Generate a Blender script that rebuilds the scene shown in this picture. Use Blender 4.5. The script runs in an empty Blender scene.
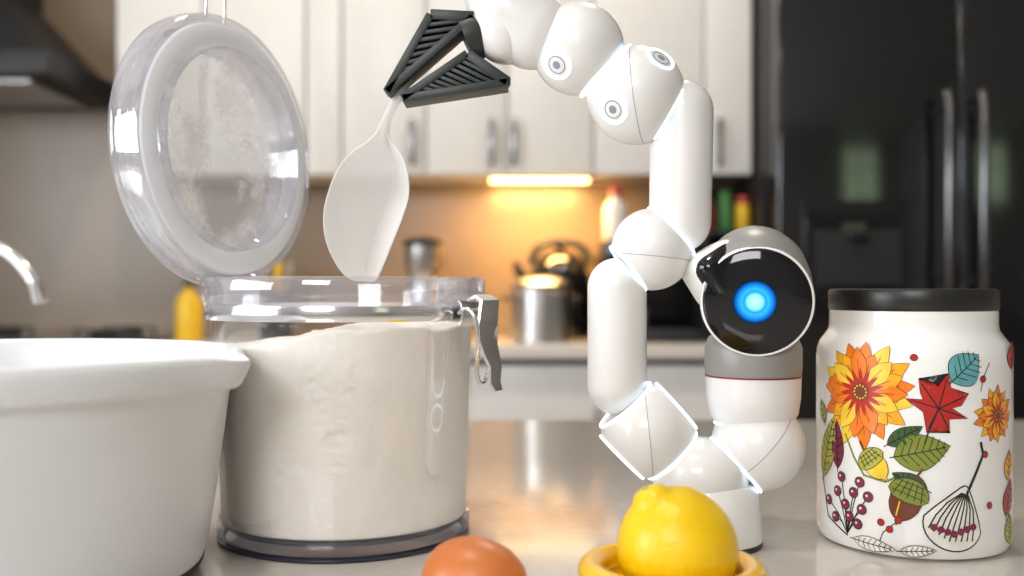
import bpy, bmesh, math, random
from mathutils import Vector, Matrix, Quaternion, noise
random.seed(7)
scene = bpy.context.scene
scene.view_settings.view_transform = 'Standard'

# ---------------------------------------------------------------- materials
def newmat(name):
    m = bpy.data.materials.new(name); m.use_nodes = True
    return m, m.node_tree.nodes, m.node_tree.links
def setin(b, k, v):
    if k in b.inputs: b.inputs[k].default_value = v
def mat(name, col, rough=0.5, metal=0.0, emis=None, estr=0.0, sss=0.0, coat=0.0, var=0.0, vscale=20.0, bump=0.0, bscale=100.0, trans=0.0, spec=0.5, alpha=1.0, detail=4, bdist=.002):
    m, N, L = newmat(name)
    b = N['Principled BSDF']
    c = (col[0], col[1], col[2], 1)
    setin(b, 'Base Color', c); setin(b, 'Roughness', rough); setin(b, 'Metallic', metal)
    setin(b, 'Specular IOR Level', spec); setin(b, 'Coat Weight', coat); setin(b, 'Coat Roughness', 0.05)
    setin(b, 'Transmission Weight', trans); setin(b, 'Alpha', alpha)
    if sss: setin(b, 'Subsurface Weight', sss); setin(b, 'Subsurface Radius', (0.01, 0.006, 0.004)); setin(b,'Subsurface Scale', 1.0)
    if emis: setin(b, 'Emission Color', (*emis, 1)); setin(b, 'Emission Strength', estr)
    tc = N.new('ShaderNodeTexCoord')
    nz = N.new('ShaderNodeTexNoise'); nz.inputs['Scale'].default_value = vscale; nz.inputs['Detail'].default_value = detail
    L.new(tc.outputs['Object'], nz.inputs['Vector'])
    rp = N.new('ShaderNodeValToRGB')
    v = var if var else 0.02
    rp.color_ramp.elements[0].position = 0.3; rp.color_ramp.elements[1].position = 0.7
    rp.color_ramp.elements[0].color = tuple(max(0, x*(1-v)) for x in col) + (1,)
    rp.color_ramp.elements[1].color = tuple(min(1, x*(1+v)) for x in col) + (1,)
    L.new(nz.outputs['Fac'], rp.inputs['Fac']); L.new(rp.outputs['Color'], b.inputs['Base Color'])
    if bump:
        n2 = N.new('ShaderNodeTexNoise'); n2.inputs['Scale'].default_value = bscale; n2.inputs['Detail'].default_value = 6
        L.new(tc.outputs['Object'], n2.inputs['Vector'])
        bp = N.new('ShaderNodeBump'); bp.inputs['Strength'].default_value = bump; bp.inputs['Distance'].default_value = bdist
        L.new(n2.outputs['Fac'], bp.inputs['Height']); L.new(bp.outputs['Normal'], b.inputs['Normal'])
    return m
def emit(name, col, s):
    m, N, L = newmat(name); N.remove(N['Principled BSDF'])
    e = N.new('ShaderNodeEmission'); e.inputs[0].default_value = (*col, 1); e.inputs[1].default_value = s
    L.new(e.outputs[0], N['Material Output'].inputs[0]); return m
def acrylic(name, tint=(0.96, 0.97, 0.98), base=0.05, edge=0.75, rough=0.04, milk=0.0, milkcol=(0.85, 0.87, 0.92), dust=0.0, lo=.42, hi=.68, sc=28, dist=.6):
    m, N, L = newmat(name); N.remove(N['Principled BSDF'])
    out = N['Material Output']
    tr = N.new('ShaderNodeBsdfTransparent'); tr.inputs[0].default_value = (*tint, 1)
    gl = N.new('ShaderNodeBsdfGlossy'); gl.inputs['Roughness'].default_value = rough; gl.inputs[0].default_value = (1, 1, 1, 1)
    lw = N.new('ShaderNodeLayerWeight'); lw.inputs['Blend'].default_value = 0.35
    mr = N.new('ShaderNodeMapRange'); mr.inputs['To Min'].default_value = base; mr.inputs['To Max'].default_value = edge
    L.new(lw.outputs['Fresnel'], mr.inputs['Value'])
    mx = N.new('ShaderNodeMixShader'); L.new(mr.outputs[0], mx.inputs[0]); L.new(tr.outputs[0], mx.inputs[1]); L.new(gl.outputs[0], mx.inputs[2])
    last = mx
    if milk > 0 or dust > 0:
        df = N.new('ShaderNodeBsdfDiffuse'); df.inputs[0].default_value = (*milkcol, 1)
        tl = N.new('ShaderNodeBsdfTranslucent'); tl.inputs[0].default_value = (*milkcol, 1)
        a = N.new('ShaderNodeMixShader'); a.inputs[0].default_value = 0.35; L.new(df.outputs[0], a.inputs[1]); L.new(tl.outputs[0], a.inputs[2])
        m2 = N.new('ShaderNodeMixShader'); m2.inputs[0].default_value = milk
        if dust > 0:
            tc = N.new('ShaderNodeTexCoord'); nz = N.new('ShaderNodeTexNoise'); nz.inputs['Scale'].default_value = sc; nz.inputs['Detail'].default_value = 10
            nz.inputs['Roughness'].default_value = 0.7; nz.inputs['Distortion'].default_value = dist
            L.new(tc.outputs['Object'], nz.inputs['Vector'])
            r = N.new('ShaderNodeMapRange'); r.inputs['From Min'].default_value = lo; r.inputs['From Max'].default_value = hi
            r.inputs['To Min'].default_value = milk; r.inputs['To Max'].default_value = dust
            L.new(nz.outputs['Fac'], r.inputs['Value']); L.new(r.outputs[0], m2.inputs[0])
        L.new(last.outputs[0], m2.inputs[1]); L.new(a.outputs[0], m2.inputs[2]); last = m2
    L.new(last.outputs[0], out.inputs[0]); return m

M = {}
M['white_plastic'] = mat('robot_white_plastic', (0.82, 0.81, 0.79), 0.30, coat=0.3)
M['glow'] = emit('joint_light', (0.66, 0.84, 1.0), 2.6)
M['black_gloss'] = mat('black_gloss', (0.006, 0.006, 0.008), 0.06)
M['black_matte'] = mat('black_matte', (0.015, 0.015, 0.016), 0.5)
M['grip'] = mat('gripper_rubber', (0.024, 0.032, 0.029), 0.42)
M['grip_shade'] = mat('gripper_cavity_shade', (0.005, 0.007, 0.007), 0.7)  # near-black colour stands in for the shade between the ribs
M['gray'] = mat('robot_gray', (0.27, 0.265, 0.25), 0.38)
M['silver'] = mat('silver_trim', (0.75, 0.75, 0.76), 0.2, metal=0.6)
M['chrome'] = mat('chrome', (0.88, 0.88, 0.89), 0.16, metal=1.0)
M['clasp'] = mat('clasp_steel', (0.80, 0.80, 0.81), 0.26, metal=0.95)
M['steel'] = mat('brushed_steel', (0.55, 0.55, 0.55), 0.28, metal=1.0, var=0.08, vscale=60)
M['red'] = mat('red_line', (0.25, 0.02, 0.02), 0.4)
M['mark'] = mat('grey_mark', (0.25, 0.29, 0.36), 0.5)
M['acrylic'] = acrylic('clear_acrylic', tint=(.995, .995, .998), base=0.006, edge=0.20)
M['acrylic_thick'] = acrylic('clear_acrylic_thick', tint=(0.95, 0.95, 0.975), base=0.05, edge=0.6, milk=0.06, milkcol=(0.88, 0.88, 0.95))
M['acrylic_base'] = acrylic('clear_acrylic_base', tint=(0.85, 0.86, 0.92), base=0.05, edge=0.6, milk=0.05, milkcol=(0.6, 0.6, 0.7))
M['acrylic_dusty'] = acrylic('floury_window', base=0.05, edge=0.35, milk=0.12, milkcol=(0.92, 0.88, 0.86), dust=0.78, lo=.47, hi=.66, sc=16, dist=.1)
M['gasket'] = acrylic('milky_gasket', base=0.04, edge=0.3, milk=0.84, milkcol=(0.94, 0.95, 0.96), rough=0.2)
M['scoop'] = acrylic('milky_plastic', tint=(0.97, 0.97, 0.97), base=0.02, edge=0.2, milk=0.55, milkcol=(0.95, 0.95, 0.94), rough=0.3)
M['flour'] = mat('flour', (0.99, 0.945, 0.875), 1.0, bump=0.55, bscale=150, var=0.02, vscale=40, spec=0.0, bdist=.0015)
M['bowl'] = mat('bowl_white', (0.80, 0.82, 0.84), 0.32)
M['lemon'] = mat('lemon_skin', (0.90, 0.58, 0.004), 0.34, bump=0.28, bscale=230, var=0.04, vscale=40, sss=0.1)
M['lemon_nub'] = mat('lemon_nub', (0.55, 0.42, 0.02), 0.5)
M['dish'] = mat('yellow_plastic', (0.90, 0.52, 0.003), 0.25, coat=0.2)
M['egg'] = mat('egg_shell', (0.62, 0.185, 0.045), 0.38, var=0.06, vscale=60, bump=0.05, bscale=500, sss=0.04)
M['ceramic'] = mat('jar_ceramic', (0.86, 0.85, 0.82), 0.14, coat=0.4)
M['counter'] = mat('quartz_counter', (0.68, 0.635, 0.58), 0.11, var=0.04, vscale=90, detail=8)
M['cab'] = mat('cabinet_white', (0.68, 0.665, 0.64), 0.3)
M['cab_dark'] = mat('cabinet_gap', (0.05, 0.05, 0.05), 0.8)
M['splash'] = mat('backsplash', (0.22, 0.165, 0.11), 0.28, var=0.05, vscale=8)
M['wall'] = mat('wall_paint', (0.55, 0.53, 0.50), 0.8)
M['ceil'] = mat('ceiling_paint', (0.75, 0.74, 0.72), 0.9)
M['floor'] = mat('floor_tile', (0.28, 0.25, 0.22), 0.35, var=0.1, vscale=3)
M['fridge'] = mat('black_stainless', (0.085, 0.087, 0.092), 0.11, metal=1.0, var=0.05, vscale=3)
M['fridge_handle'] = mat('dark_handle', (0.20, 0.20, 0.21), 0.2, metal=1.0)
M['hedge'] = mat('hedge_leaves', (0.10, 0.22, 0.05), 0.7, var=0.8, vscale=9, emis=(0.55, 0.66, 0.42), estr=2.4)  # leaves are self-lit: emission stands in for daylight on them
M['warm'] = emit('warm_strip', (1.0, 0.62, 0.22), 12)
M['yellow'] = mat('yellow_label', (0.8, 0.5, 0.02), 0.4)
M['redcap'] = mat('red_cap', (0.45, 0.05, 0.03), 0.4)
M['green'] = mat('green_pack', (0.07, 0.24, 0.07), 0.4)
M['bottle'] = mat('bottle_white', (0.7, 0.68, 0.64), 0.35)

# ---------------------------------------------------------------- helpers
def emp(name, loc=(0, 0, 0)):
    e = bpy.data.objects.new(name, None); e.empty_display_size = 0.02
    e.location = loc; scene.collection.objects.link(e); return e
def attach(o, parent):
    if parent:
        o.parent = parent; o.matrix_parent_inverse = Matrix.Translation(-Vector(parent.location))
def finish(name, bm, m, parent=None, smooth=True, mw=None):
    me = bpy.data.meshes.new(name)
    bmesh.ops.recalc_face_normals(bm, faces=bm.faces)
    for f in bm.faces: f.smooth = smooth
    bm.to_mesh(me); bm.free()
    if isinstance(m, (list, tuple)):
        for x in m: me.materials.append(x)
    else: me.materials.append(m)
    o = bpy.data.objects.new(name, me); scene.collection.objects.link(o)
    if mw is not None: o.matrix_world = mw
    attach(o, parent); return o
def align(axis, loc=(0, 0, 0)):
    q = Vector((0, 0, 1)).rotation_difference(Vector(axis).normalized())
    return Matrix.Translation(Vector(loc)) @ q.to_matrix().to_4x4()
def lathe_bm(prof, seg=96):
    bm = bmesh.new(); rings = []
    for r, z in prof:
        if r < 1e-6: rings.append([bm.verts.new((0, 0, z))])
        else: rings.append([bm.verts.new((r*math.cos(2*math.pi*i/seg), r*math.sin(2*math.pi*i/seg), z)) for i in range(seg)])
    for a, b in zip(rings[:-1], rings[1:]):
        for i in range(seg):
            j = (i+1) % seg
            if len(a) == 1 and len(b) == 1: continue
            if len(a) == 1: bm.faces.new((a[0], b[i], b[j]))
            elif len(b) == 1: bm.faces.new((a[i], a[j], b[0]))
            else: bm.faces.new((a[i], a[j], b[j], b[i]))
    return bm
def sharp(o, ang=35):
    me = o.data
    bm = bmesh.new(); bm.from_mesh(me)
    for e in bm.edges:
        if len(e.link_faces) == 2 and e.calc_face_angle(0) > math.radians(ang): e.smooth = False
    bm.to_mesh(me); bm.free(); return o
def lathe(name, prof, m, loc=(0, 0, 0), parent=None, seg=96, axis=(0, 0, 1)):
    bm = lathe_bm(prof, seg)
    bm.transform(align(axis, loc))
    return sharp(finish(name, bm, m, parent))
def box(name, c, s, m, parent=None, bevel=0.0, rot=None, seg=3):
    bm = bmesh.new(); bmesh.ops.create_cube(bm, size=1)
    bmesh.ops.scale(bm, vec=s, verts=bm.verts)
    if bevel: bmesh.ops.bevel(bm, geom=list(bm.edges), offset=bevel, segments=seg, affect='EDGES', profile=0.5)
    mm = Matrix.Translation(Vector(c))
    if rot is not None: mm = mm @ rot
    bm.transform(mm)
    o = finish(name, bm, m, parent, smooth=bool(bevel)); 
    return sharp(o, 40) if bevel else o
def tube(name, pts, r, m, parent=None, cyclic=False, radii=None, smooth=True):
    cu = bpy.data.curves.new(name, 'CURVE'); cu.dimensions = '3D'; cu.bevel_depth = r; cu.bevel_resolution = 6; cu.use_fill_caps = True
    sp = cu.splines.new('NURBS' if smooth else 'POLY'); sp.points.add(len(pts)-1)
    for i, p in enumerate(pts):
        sp.points[i].co = (*p, 1)
        if radii: sp.points[i].radius = radii[i]
    if smooth: sp.order_u = 4 if len(pts) > 3 else 3; sp.use_endpoint_u = not cyclic; sp.resolution_u = 12
    sp.use_cyclic_u = cyclic
    cu.materials.append(m)
    o = bpy.data.objects.new(name, cu); scene.collection.objects.link(o)
    dg = bpy.context.evaluated_depsgraph_get()
    me = bpy.data.meshes.new_from_object(o.evaluated_get(dg))
    bpy.data.objects.remove(o)
    o2 = bpy.data.objects.new(name, me); scene.collection.objects.link(o2)
    for p in me.polygons: p.use_smooth = True
    attach(o2, parent); return o2
def torus(name, c, n, R, r, m, parent=None, seg=72, ms=10):
    prof = [(R + r*math.cos(2*math.pi*i/ms), r*math.sin(2*math.pi*i/ms)) for i in range(ms+1)]
    bm = lathe_bm(prof, seg); bmesh.ops.remove_doubles(bm, verts=bm.verts, dist=1e-6)
    bm.transform(align(n, c)); return finish(name, bm, m, parent)
def prism(name, pts, d, m, parent=None, bevel=0.0):
    bm = bmesh.new(); vs = [bm.verts.new(p) for p in pts]; f = bm.faces.new(vs)
    r = bmesh.ops.extrude_face_region(bm, geom=[f])
    bmesh.ops.translate(bm, vec=d, verts=[v for v in r['geom'] if isinstance(v, bmesh.types.BMVert)])
    if bevel: bmesh.ops.bevel(bm, geom=list(bm.edges), offset=bevel, segments=2, affect='EDGES', profile=0.5)
    return sharp(finish(name, bm, m, parent), 30)

# ---------------------------------------------------------------- room
X0, X1, Y0, Y1, ZF, ZC = -3.0, 4.1, -3.2, 3.5, -0.9, 2.0
box('floor', ((X0+X1)/2, (Y0+Y1)/2, ZF-0.05), (X1-X0+.4, Y1-Y0+.4, 0.1), M['floor'])
box('ceiling', ((X0+X1)/2, (Y0+Y1)/2, ZC+0.05), (X1-X0+.4, Y1-Y0+.4, 0.1), M['ceil'])
box('wall_back', ((X0+X1)/2, Y1+0.05, (ZF+ZC)/2), (X1-X0+.2, 0.1, ZC-ZF), M['splash'])
box('wall_right', (X1+0.05, (Y0+Y1)/2, (ZF+ZC)/2), (0.1, Y1-Y0, ZC-ZF), M['wall'])
wl = emp('wall_left', (X0-0.05, 0, 0))
box('lower', (X0-0.05, (Y0+Y1)/2, -0.45), (0.1, Y1-Y0, 0.9), M['wall'], wl)
box('upper', (X0-0.05, (Y0+Y1)/2, 1.675), (0.1, Y1-Y0, 0.65), M['wall'], wl)
box('near', (X0-0.05, (Y0-1.8)/2, 0.675), (0.1, -1.8-Y0, 1.35), M['wall'], wl)
box('far', (X0-0.05, (Y1+0.8)/2, 0.675), (0.1, Y1-0.8, 1.35), M['wall'], wl)
wf = emp('wall_front', (0, Y0-0.05, 0))
box('lower', ((X0+X1)/2, Y0-0.05, -0.0), (X1-X0, 0.1, 1.8), M['wall'], wf)
box('upper', ((X0+X1)/2, Y0-0.05, 1.93), (X1-X0, 0.1, 0.14), M['wall'], wf)
box('left_part', ((X0+2.5)/2, Y0-0.05, 1.38), (2.5-X0, 0.1, 0.96), M['wall'], wf)
box('right_part', ((3.6+X1)/2, Y0-0.05, 1.38), (X1-3.6, 0.1, 0.96), M['wall'], wf)
def window(name, cx, cy, cz, w, h, alongx):
    e = emp(name, (cx, cy, cz))
    def b(n, a, z, sa, sz):
        if alongx: box(n, (cx+a, cy, cz+z), (sa, 0.06, sz), M['ceil'], e)
        else: box(n, (cx, cy+a, cz+z), (0.06, sa, sz), M['ceil'], e)
    b('frame_top', 0, h/2-.02, w, .04); b('frame_bottom', 0, -h/2+.02, w, .04)
    b('frame_side_a', -w/2+.02, 0, .04, h-.08); b('frame_side_b', w/2-.02, 0, .04, h-.08)
    b('mullion', 0, 0, .03, h-.08); b('rail', 0, .1, w-.08, .03)
window('window_1', X0-0.05, -0.5, 0.675, 2.6, 1.35, False)
window('window_2', 3.05, Y0-0.05, 1.38, 1.1, .96, True)
bm = bmesh.new(); bmesh.ops.create_grid(bm, x_segments=60, y_segments=40, size=1)
for v in bm.verts:
    p = v.co.copy(); v.co = Vector((3.6+p.x*2.6, -5.2 + 0.45*noise.noise(Vector((p.x*9, p.y*6, 3))) , 1.1 + p.y*1.6 + 0.1*noise.noise(Vector((p.x*5, 0, 1)))))
finish('hedge', bm, M['hedge'])

# island
isl = emp('kitchen_island', (0.1, 0.5, 0))
box('worktop', (0.15, 0.46, -0.02), (3.3, 1.60, 0.04), M['counter'], isl, bevel=0.003)
box('cabinet_body', (0.15, 0.46, -0.465), (3.1, 1.40, 0.85), M['cab'], isl)
box('kickboard', (0.15, 0.46, -0.895+.0), (3.0, 1.30, 0.009), M['cab_dark'], isl)

# back run base cabinets
bc = emp('base_cabinets', (-0.5, 3.2, -0.45))
box('carcass', (-1.075, 3.215, -0.47), (3.68, 0.53, 0.82), M['cab_dark'], bc)
box('worktop', (-1.075, 3.19, -0.02), (3.68, 0.60, 0.04), M['counter'], bc, bevel=0.003)
x = -2.9
i = 0
while x < 0.6:
    w = 0.458
    box(f'door_{i}', (x+w/2, 2.935, -0.46), (w-0.006, 0.02, 0.80), M['cab'], bc, bevel=0.002)
    box(f'handle_{i}', (x+(0.06 if i % 2 else w-0.06), 2.905, -0.22), (0.012, 0.012, 0.16), M['steel'], bc, bevel=0.003)
    x += w; i += 1
# upper cabinets
uc = emp('wall_cabinets', (-0.2, 3.3, 0.95))
box('carcass', (-0.250, 3.36, 1.26), (2.04, 0.26, 1.46), M['cab'], uc)
edges = [-1.27, -0.99, -0.66, -0.545, -0.275, -0.015, 0.26, 0.615, 0.77]
for k, (a, b) in enumerate(zip(edges[:-1], edges[1:])):
    box(f'door_{k}', ((a+b)/2, 3.215, 1.26), (b-a-0.007, 0.022, 1.46), M['cab'], uc, bevel=0.002)
for k, hx in enumerate([-0.32, -0.065, 0.005, -1.03, 0.66]):
    box(f'handle_{k}', (hx, 3.175, 0.63), (0.017, 0.012, 0.15), M['fridge_handle'], uc, bevel=0.003)
    box(f'handle_post_{k}', (hx, 3.19, 0.685), (0.008, 0.03, 0.008), M['steel'], uc)
    box(f'handle_foot_{k}', (hx, 3.19, 0.575), (0.008, 0.03, 0.008), M['steel'], uc)
# under cabinet lamp
ul = emp('under_cabinet_light', (0.09, 3.3, 0.52))
box('housing', (0.09, 3.28, 0.526), (0.36, 0.05, 0.008), M['steel'], ul)
box('diffuser', (0.09, 3.275, 0.518), (0.32, 0.035, 0.010), M['warm'], ul)
# hood
hd = emp('range_hood', (-1.6, 3.2, 0.9))
box('canopy', (-1.80, 3.21, 0.83), (0.88, 0.56, 0.07), M['black_matte'], hd, bevel=0.004)
box('filter', (-1.80, 3.21, 0.790), (0.70, 0.40, 0.01), M['steel'], hd)
bm = bmesh.new()
bot = [(-2.2, 2.97), (-1.40, 2.97), (-1.40, 3.48), (-2.2, 3.48)]; top = [(-1.98, 3.2), (-1.62, 3.2), (-1.62, 3.48), (-1.98, 3.48)]
vb = [bm.verts.new((a, b, .866)) for a, b in bot]; vt = [bm.verts.new((a, b, 1.1)) for a, b in top]
bm.faces.new(vb); bm.faces.new(vt)
for k in range(4): bm.faces.new((vb[k], vb[(k+1) % 4], vt[(k+1) % 4], vt[k]))
finish('slope', bm, M['black_matte'], hd, smooth=False)
box('chimney', (-1.80, 3.34, 1.545), (0.34, 0.26, 0.90), M['black_matte'], hd)
# cooktop
ck = emp('gas_cooktop', (-1.4, 3.15, 0.01))
box('glass', (-1.45, 3.15, 0.006), (0.75, 0.46, 0.012), M['black_gloss'], ck, bevel=0.003)
for k, (a, b) in enumerate([(-1.65, 3.05), (-1.25, 3.05), (-1.65, 3.27), (-1.25, 3.27)]):
    lathe(f'burner_{k}', [(0, .012), (.045, .012), (.045, .022), (.03, .028), (0, .028)], M['black_matte'], (a, b, 0), ck, 32)
    for q in range(2):
        ang = q*math.pi/2
        box(f'grate_{k}_{q}', (a, b, 0.036), (0.17, 0.01, 0.010), M['black_matte'], ck, rot=Matrix.Rotation(ang, 4, 'Z'))
    for q in range(4):
        box(f'grate_leg_{k}_{q}', (a+0.08*math.cos(q*math.pi/2), b+0.08*math.sin(q*math.pi/2), 0.022), (0.01, 0.01, 0.02), M['black_matte'], ck)

# fridge
FX = 1.307; FY = 2.93
fr = emp('refrigerator', (FX, 3.2, 0))
box('body', (FX, 3.23, 0.11), (1.05, 0.50, 2.0), M['black_matte'], fr, bevel=0.004)
box('door_left', (FX-.266, FY+.035, 0.41), (0.526, 0.07, 1.40), M['fridge'], fr, bevel=0.008)
box('door_right', (FX+.266, FY+.035, 0.41), (0.526, 0.07, 1.40), M['fridge'], fr, bevel=0.008)
box('drawer', (FX, FY+.035, -0.59), (1.058, 0.07, 0.56), M['fridge'], fr, bevel=0.008)
for s, hx in (('left', FX-.050), ('right', FX+.050)):
    tube(f'handle_{s}', [(hx, FY-.045, 0.15), (hx, FY-.055, 0.18), (hx, FY-.055, 0.70), (hx, FY-.045, 0.73)], 0.013, M['fridge_handle'], fr, smooth=False)
    for k, z in enumerate((0.19, 0.69)):
        box(f'handle_post_{s}_{k}', (hx, FY-.023, z), (0.016, 0.055, 0.016), M['fridge_handle'], fr)
tube('handle_drawer', [(FX-.4, FY-.05, -0.38), (FX+.4, FY-.05, -0.38)], 0.012, M['fridge_handle'], fr, smooth=False)
for k, z in enumerate((FX-.35, FX+.35)): box(f'drawer_post_{k}', (z, FY-.023, -0.38), (0.016, 0.055, 0.016), M['fridge_handle'], fr)
DXF = FX-.30
box('dispenser_frame', (DXF, FY-.004, 0.285), (0.31, 0.012, 0.27), M['black_gloss'], fr, bevel=0.004)
box('dispenser_recess', (DXF, FY-.012, 0.25), (0.25, 0.004, 0.17), M['black_matte'], fr)
box('dispenser_panel', (DXF, FY-.012, 0.38), (0.25, 0.004, 0.05), M['black_gloss'], fr)
box('dispenser_tap', (DXF, FY-.025, 0.315), (0.05, 0.03, 0.03), M['black_gloss'], fr, bevel=0.004)
box('dispenser_tray', (DXF, FY-.02, 0.172), (0.22, 0.03, 0.010), M['black_gloss'], fr, bevel=0.002)

# ---- things on the back counter
pot = emp('pressure_cooker', (0.09, 3.12, 0))
lathe('pot_body', [(0, 0), (.085, 0), (.092, .006), (.092, .15), (.096, .155), (.096, .165), (.09, .168), (0, .168)], M['steel'], (0.09, 3.12, 0), pot)
lathe('lid', [(.094, .169), (.09, .18), (.06, .196), (.02, .203), (0, .203)], M['steel'], (0.09, 3.12, 0), pot)
lathe('knob', [(0, .2), (.012, .2), (.012, .212), (.024, .220), (.02, .232), (0, .235)], M['black_matte'], (0.09, 3.12, 0), pot, 32)
for s in (-1, 1): tube(f'side_handle_{s+1}', [(0.09+s*.09, 3.10, .13), (0.09+s*.125, 3.10, .135), (0.09+s*.125, 3.14, .135), (0.09+s*.09, 3.14, .13)], .008, M['black_matte'], pot)
ket = emp('kettle', (0.16, 3.34, 0))
lathe('kettle_body', [(0, 0), (.10, 0), (.108, .02), (.11, .12), (.10, .21), (.07, .265), (.035, .285), (0, .29)], M['black_gloss'], (0.16, 3.34, 0), ket)
lathe('kettle_knob', [(0, .288), (.01, .288), (.018, .305), (0, .312)], M['black_matte'], (0.16, 3.34, 0), ket, 32)
tube('kettle_handle', [(.065, 3.34, .24), (.07, 3.34, .29), (.11, 3.34, .325), (.21, 3.34, .325), (.25, 3.34, .29), (.255, 3.34, .24)], .014, M['black_matte'], ket)
tube('kettle_spout', [(.07, 3.32, .15), (.03, 3.30, .20), (.01, 3.29, .25)], .018, M['black_gloss'], ket, radii=[1.3, 1, .7])
cm = emp('coffee_machine', (0.43, 3.25, 0))
box('base', (0.43, 3.22, 0.02), (0.30, 0.34, 0.04), M['black_matte'], cm, bevel=0.008)
box('column', (0.43, 3.32, 0.165), (0.30, 0.14, 0.25), M['black_gloss'], cm, bevel=0.01)
box('head', (0.43, 3.20, 0.265), (0.30, 0.30, 0.10), M['black_gloss'], cm, bevel=0.015)
lathe('spout', [(0, .18), (.03, .18), (.035, .215), (0, .215)], M['steel'], (0.40, 3.14, 0), cm, 32)
lathe('cup', [(0, .041), (.025, .041), (.032, .10), (.03, .10), (.023, .045), (0, .045)], M['steel'], (0.40, 3.14, 0), cm, 32)
box('control_strip', (0.43, 3.048, 0.275), (0.22, 0.006, 0.03), M['steel'], cm, bevel=0.002)
for k in range(4): lathe(f'button_{k}', [(0, 0), (.008, 0), (.008, .006), (0, .007)], M['ceramic'], (0.36+k*.045, 3.045, 0.275), cm, 24, axis=(0, -1, 0))
bt = emp('sauce_bottle', (0.335, 3.22, 0.315))
lathe('bottle_body', [(0, .3155), (.036, .3155), (.038, .32), (.038, .42), (.03, .44), (.016, .45), (.016, .465), (0, .465)], M['bottle'], (.335, 3.24, 0), bt, 40)
lathe('cap', [(.02, .465), (.02, .492), (.01, .498), (0, .498)], M['redcap'], (.335, 3.24, 0), bt, 32)
rk = emp('spice_rack', (0.68, 3.25, 0.1))
box('rack_backing', (0.68, 3.49, 0.26), (0.185, 0.008, 0.51), M['black_matte'], rk)
for k, xx in enumerate((.593, .767)): box(f'rack_side_{k}', (xx, 3.27, 0.255), (0.010, 0.43, 0.51), M['black_matte'], rk)
for k, zz in enumerate((.008, .16, .335)): box(f'rack_shelf_{k}', (.68, 3.27, zz), (0.165, 0.43, 0.012), M['black_matte'], rk)
cols = [M['redcap'], M['green'], M['yellow'], M['bottle'], M['redcap'], M['green']]
kk = 0
for z0, yy in ((.3415, 3.18), (.1665, 3.18)):
    for k in range(3):
        h = .10+.015*((k+kk) % 3); xx = .62+k*.056
        lathe(f'spice_jar_{kk}', [(0, z0), (.022, z0), (.023, z0+.004), (.023, z0+h*.72), (.018, z0+h*.78), (0, z0+h*.78)], cols[kk], (xx, yy, 0), rk, 24)
        lathe(f'spice_jar_lid_{kk}', [(.020, z0+h*.78), (.020, z0+h), (0, z0+h)], cols[(kk+4) % 6], (xx, yy, 0), rk, 24)
        kk += 1
gr = emp('coffee_grinder', (-0.29, 3.25, 0))
lathe('motor', [(0, 0), (.055, 0), (.058, .01), (.05, .18), (.045, .2), (0, .2)], M['steel'], (-.29, 3.25, 0), gr, 48)
lathe('hopper', [(.044, .2), (.058, .24), (.06, .30), (.056, .305), (0, .305)], M['steel'], (-.29, 3.25, 0), gr, 48)
lathe('hopper_lid', [(.061, .303), (.061, .322), (.02, .332), (0, .332)], M['black_matte'], (-.29, 3.25, 0), gr, 48)
yb = emp('oil_bottle', (-1.0, 3.15, 0))
lathe('bottle', [(0, .0), (.038, .0), (.04, .005), (.04, .12), (.03, .145), (.014, .155), (.014, .17), (0, .17)], M['yellow'], (-.985, 3.05, 0), yb, 40)
lathe('cap', [(.017, .17), (.017, .19), (0, .19)], M['black_matte'], (-.985, 3.05, 0), yb, 24)
us = emp('utensil_crock', (-0.78, 3.3, 0))
lathe('crock', [(0, 0), (.05, 0), (.055, .01), (.055, .15), (.05, .15), (.048, .02), (0, .015)], M['black_matte'], (-.78, 3.3, 0), us, 40)
for k in range(4):
    a = k*1.7
    tube(f'utensil_{k}', [(-.78, 3.3, .03), (-.78+.03*math.cos(a), 3.3+.03*math.sin(a), .17), (-.78+.05*math.cos(a), 3.3+.04*math.sin(a), .25)], .006, M['yellow'] if k % 2 else M['steel'], us, radii=[1, 1, 2.2])
# faucet on island
fa = emp('faucet', (-0.70, 1.12, 0))
lathe('faucet_base', [(0, 0), (.026, 0), (.026, .006), (.016, .012), (.014, .05), (0, .05)], M['chrome'], (-.70, 1.12, 0), fa, 40)
tube('faucet_neck', [(-.70, 1.12, .04), (-.70, 1.12, .12), (-.695, 1.12, .19), (-.65, 1.12, .222), (-.59, 1.12, .222), (-.55, 1.12, .20), (-.532, 1.12, .165)], .0065, M['chrome'], fa)
tube('faucet_nozzle', [(-.534, 1.12, .172), (-.528, 1.12, .150)], .0085, M['chrome'], fa, smooth=False)
tube('faucet_lever', [(-.70, 1.12, .045), (-.73, 1.10, .07), (-.76, 1.08, .085)], .005, M['chrome'], fa)

# ---------------------------------------------------------------- mixing bowl
bw = emp('mixing_bowl', (-0.305, 0.56, 0))
BX, BY = -0.305, 0.56
prof = [(0, .004), (.112, .004), (.118, .007), (.1265, .010), (.1295, .02), (.1335, .045), (.1375, .075), (.1420, .1095), (.1430, .1125), (.1480, .1130), (.1498, .1150), (.1505, .120), (.1505, .126), (.149, .1295), (.1465, .1305), (.1440, .1290), (.1425, .124), (.139, .10), (.133, .06), (.125, .025), (.11, .012), (.08, .009), (0, .008)]
bm = lathe_bm(prof, 160)
ang0 = -0.12
for v in bm.verts:
    a = math.atan2(v.co.y, v.co.x); d = (a-ang0+math.pi) % (2*math.pi)-math.pi
    g = math.exp(-(d/.13)**2); hgt = max(0, (v.co.z-.07)/.06)**2.0
    r = math.hypot(v.co.x, v.co.y)
    if r > .1:
        k = 1+0.10*g*hgt
        v.co.x *= k; v.co.y *= k; v.co.z -= 0.003*g*hgt
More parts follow.
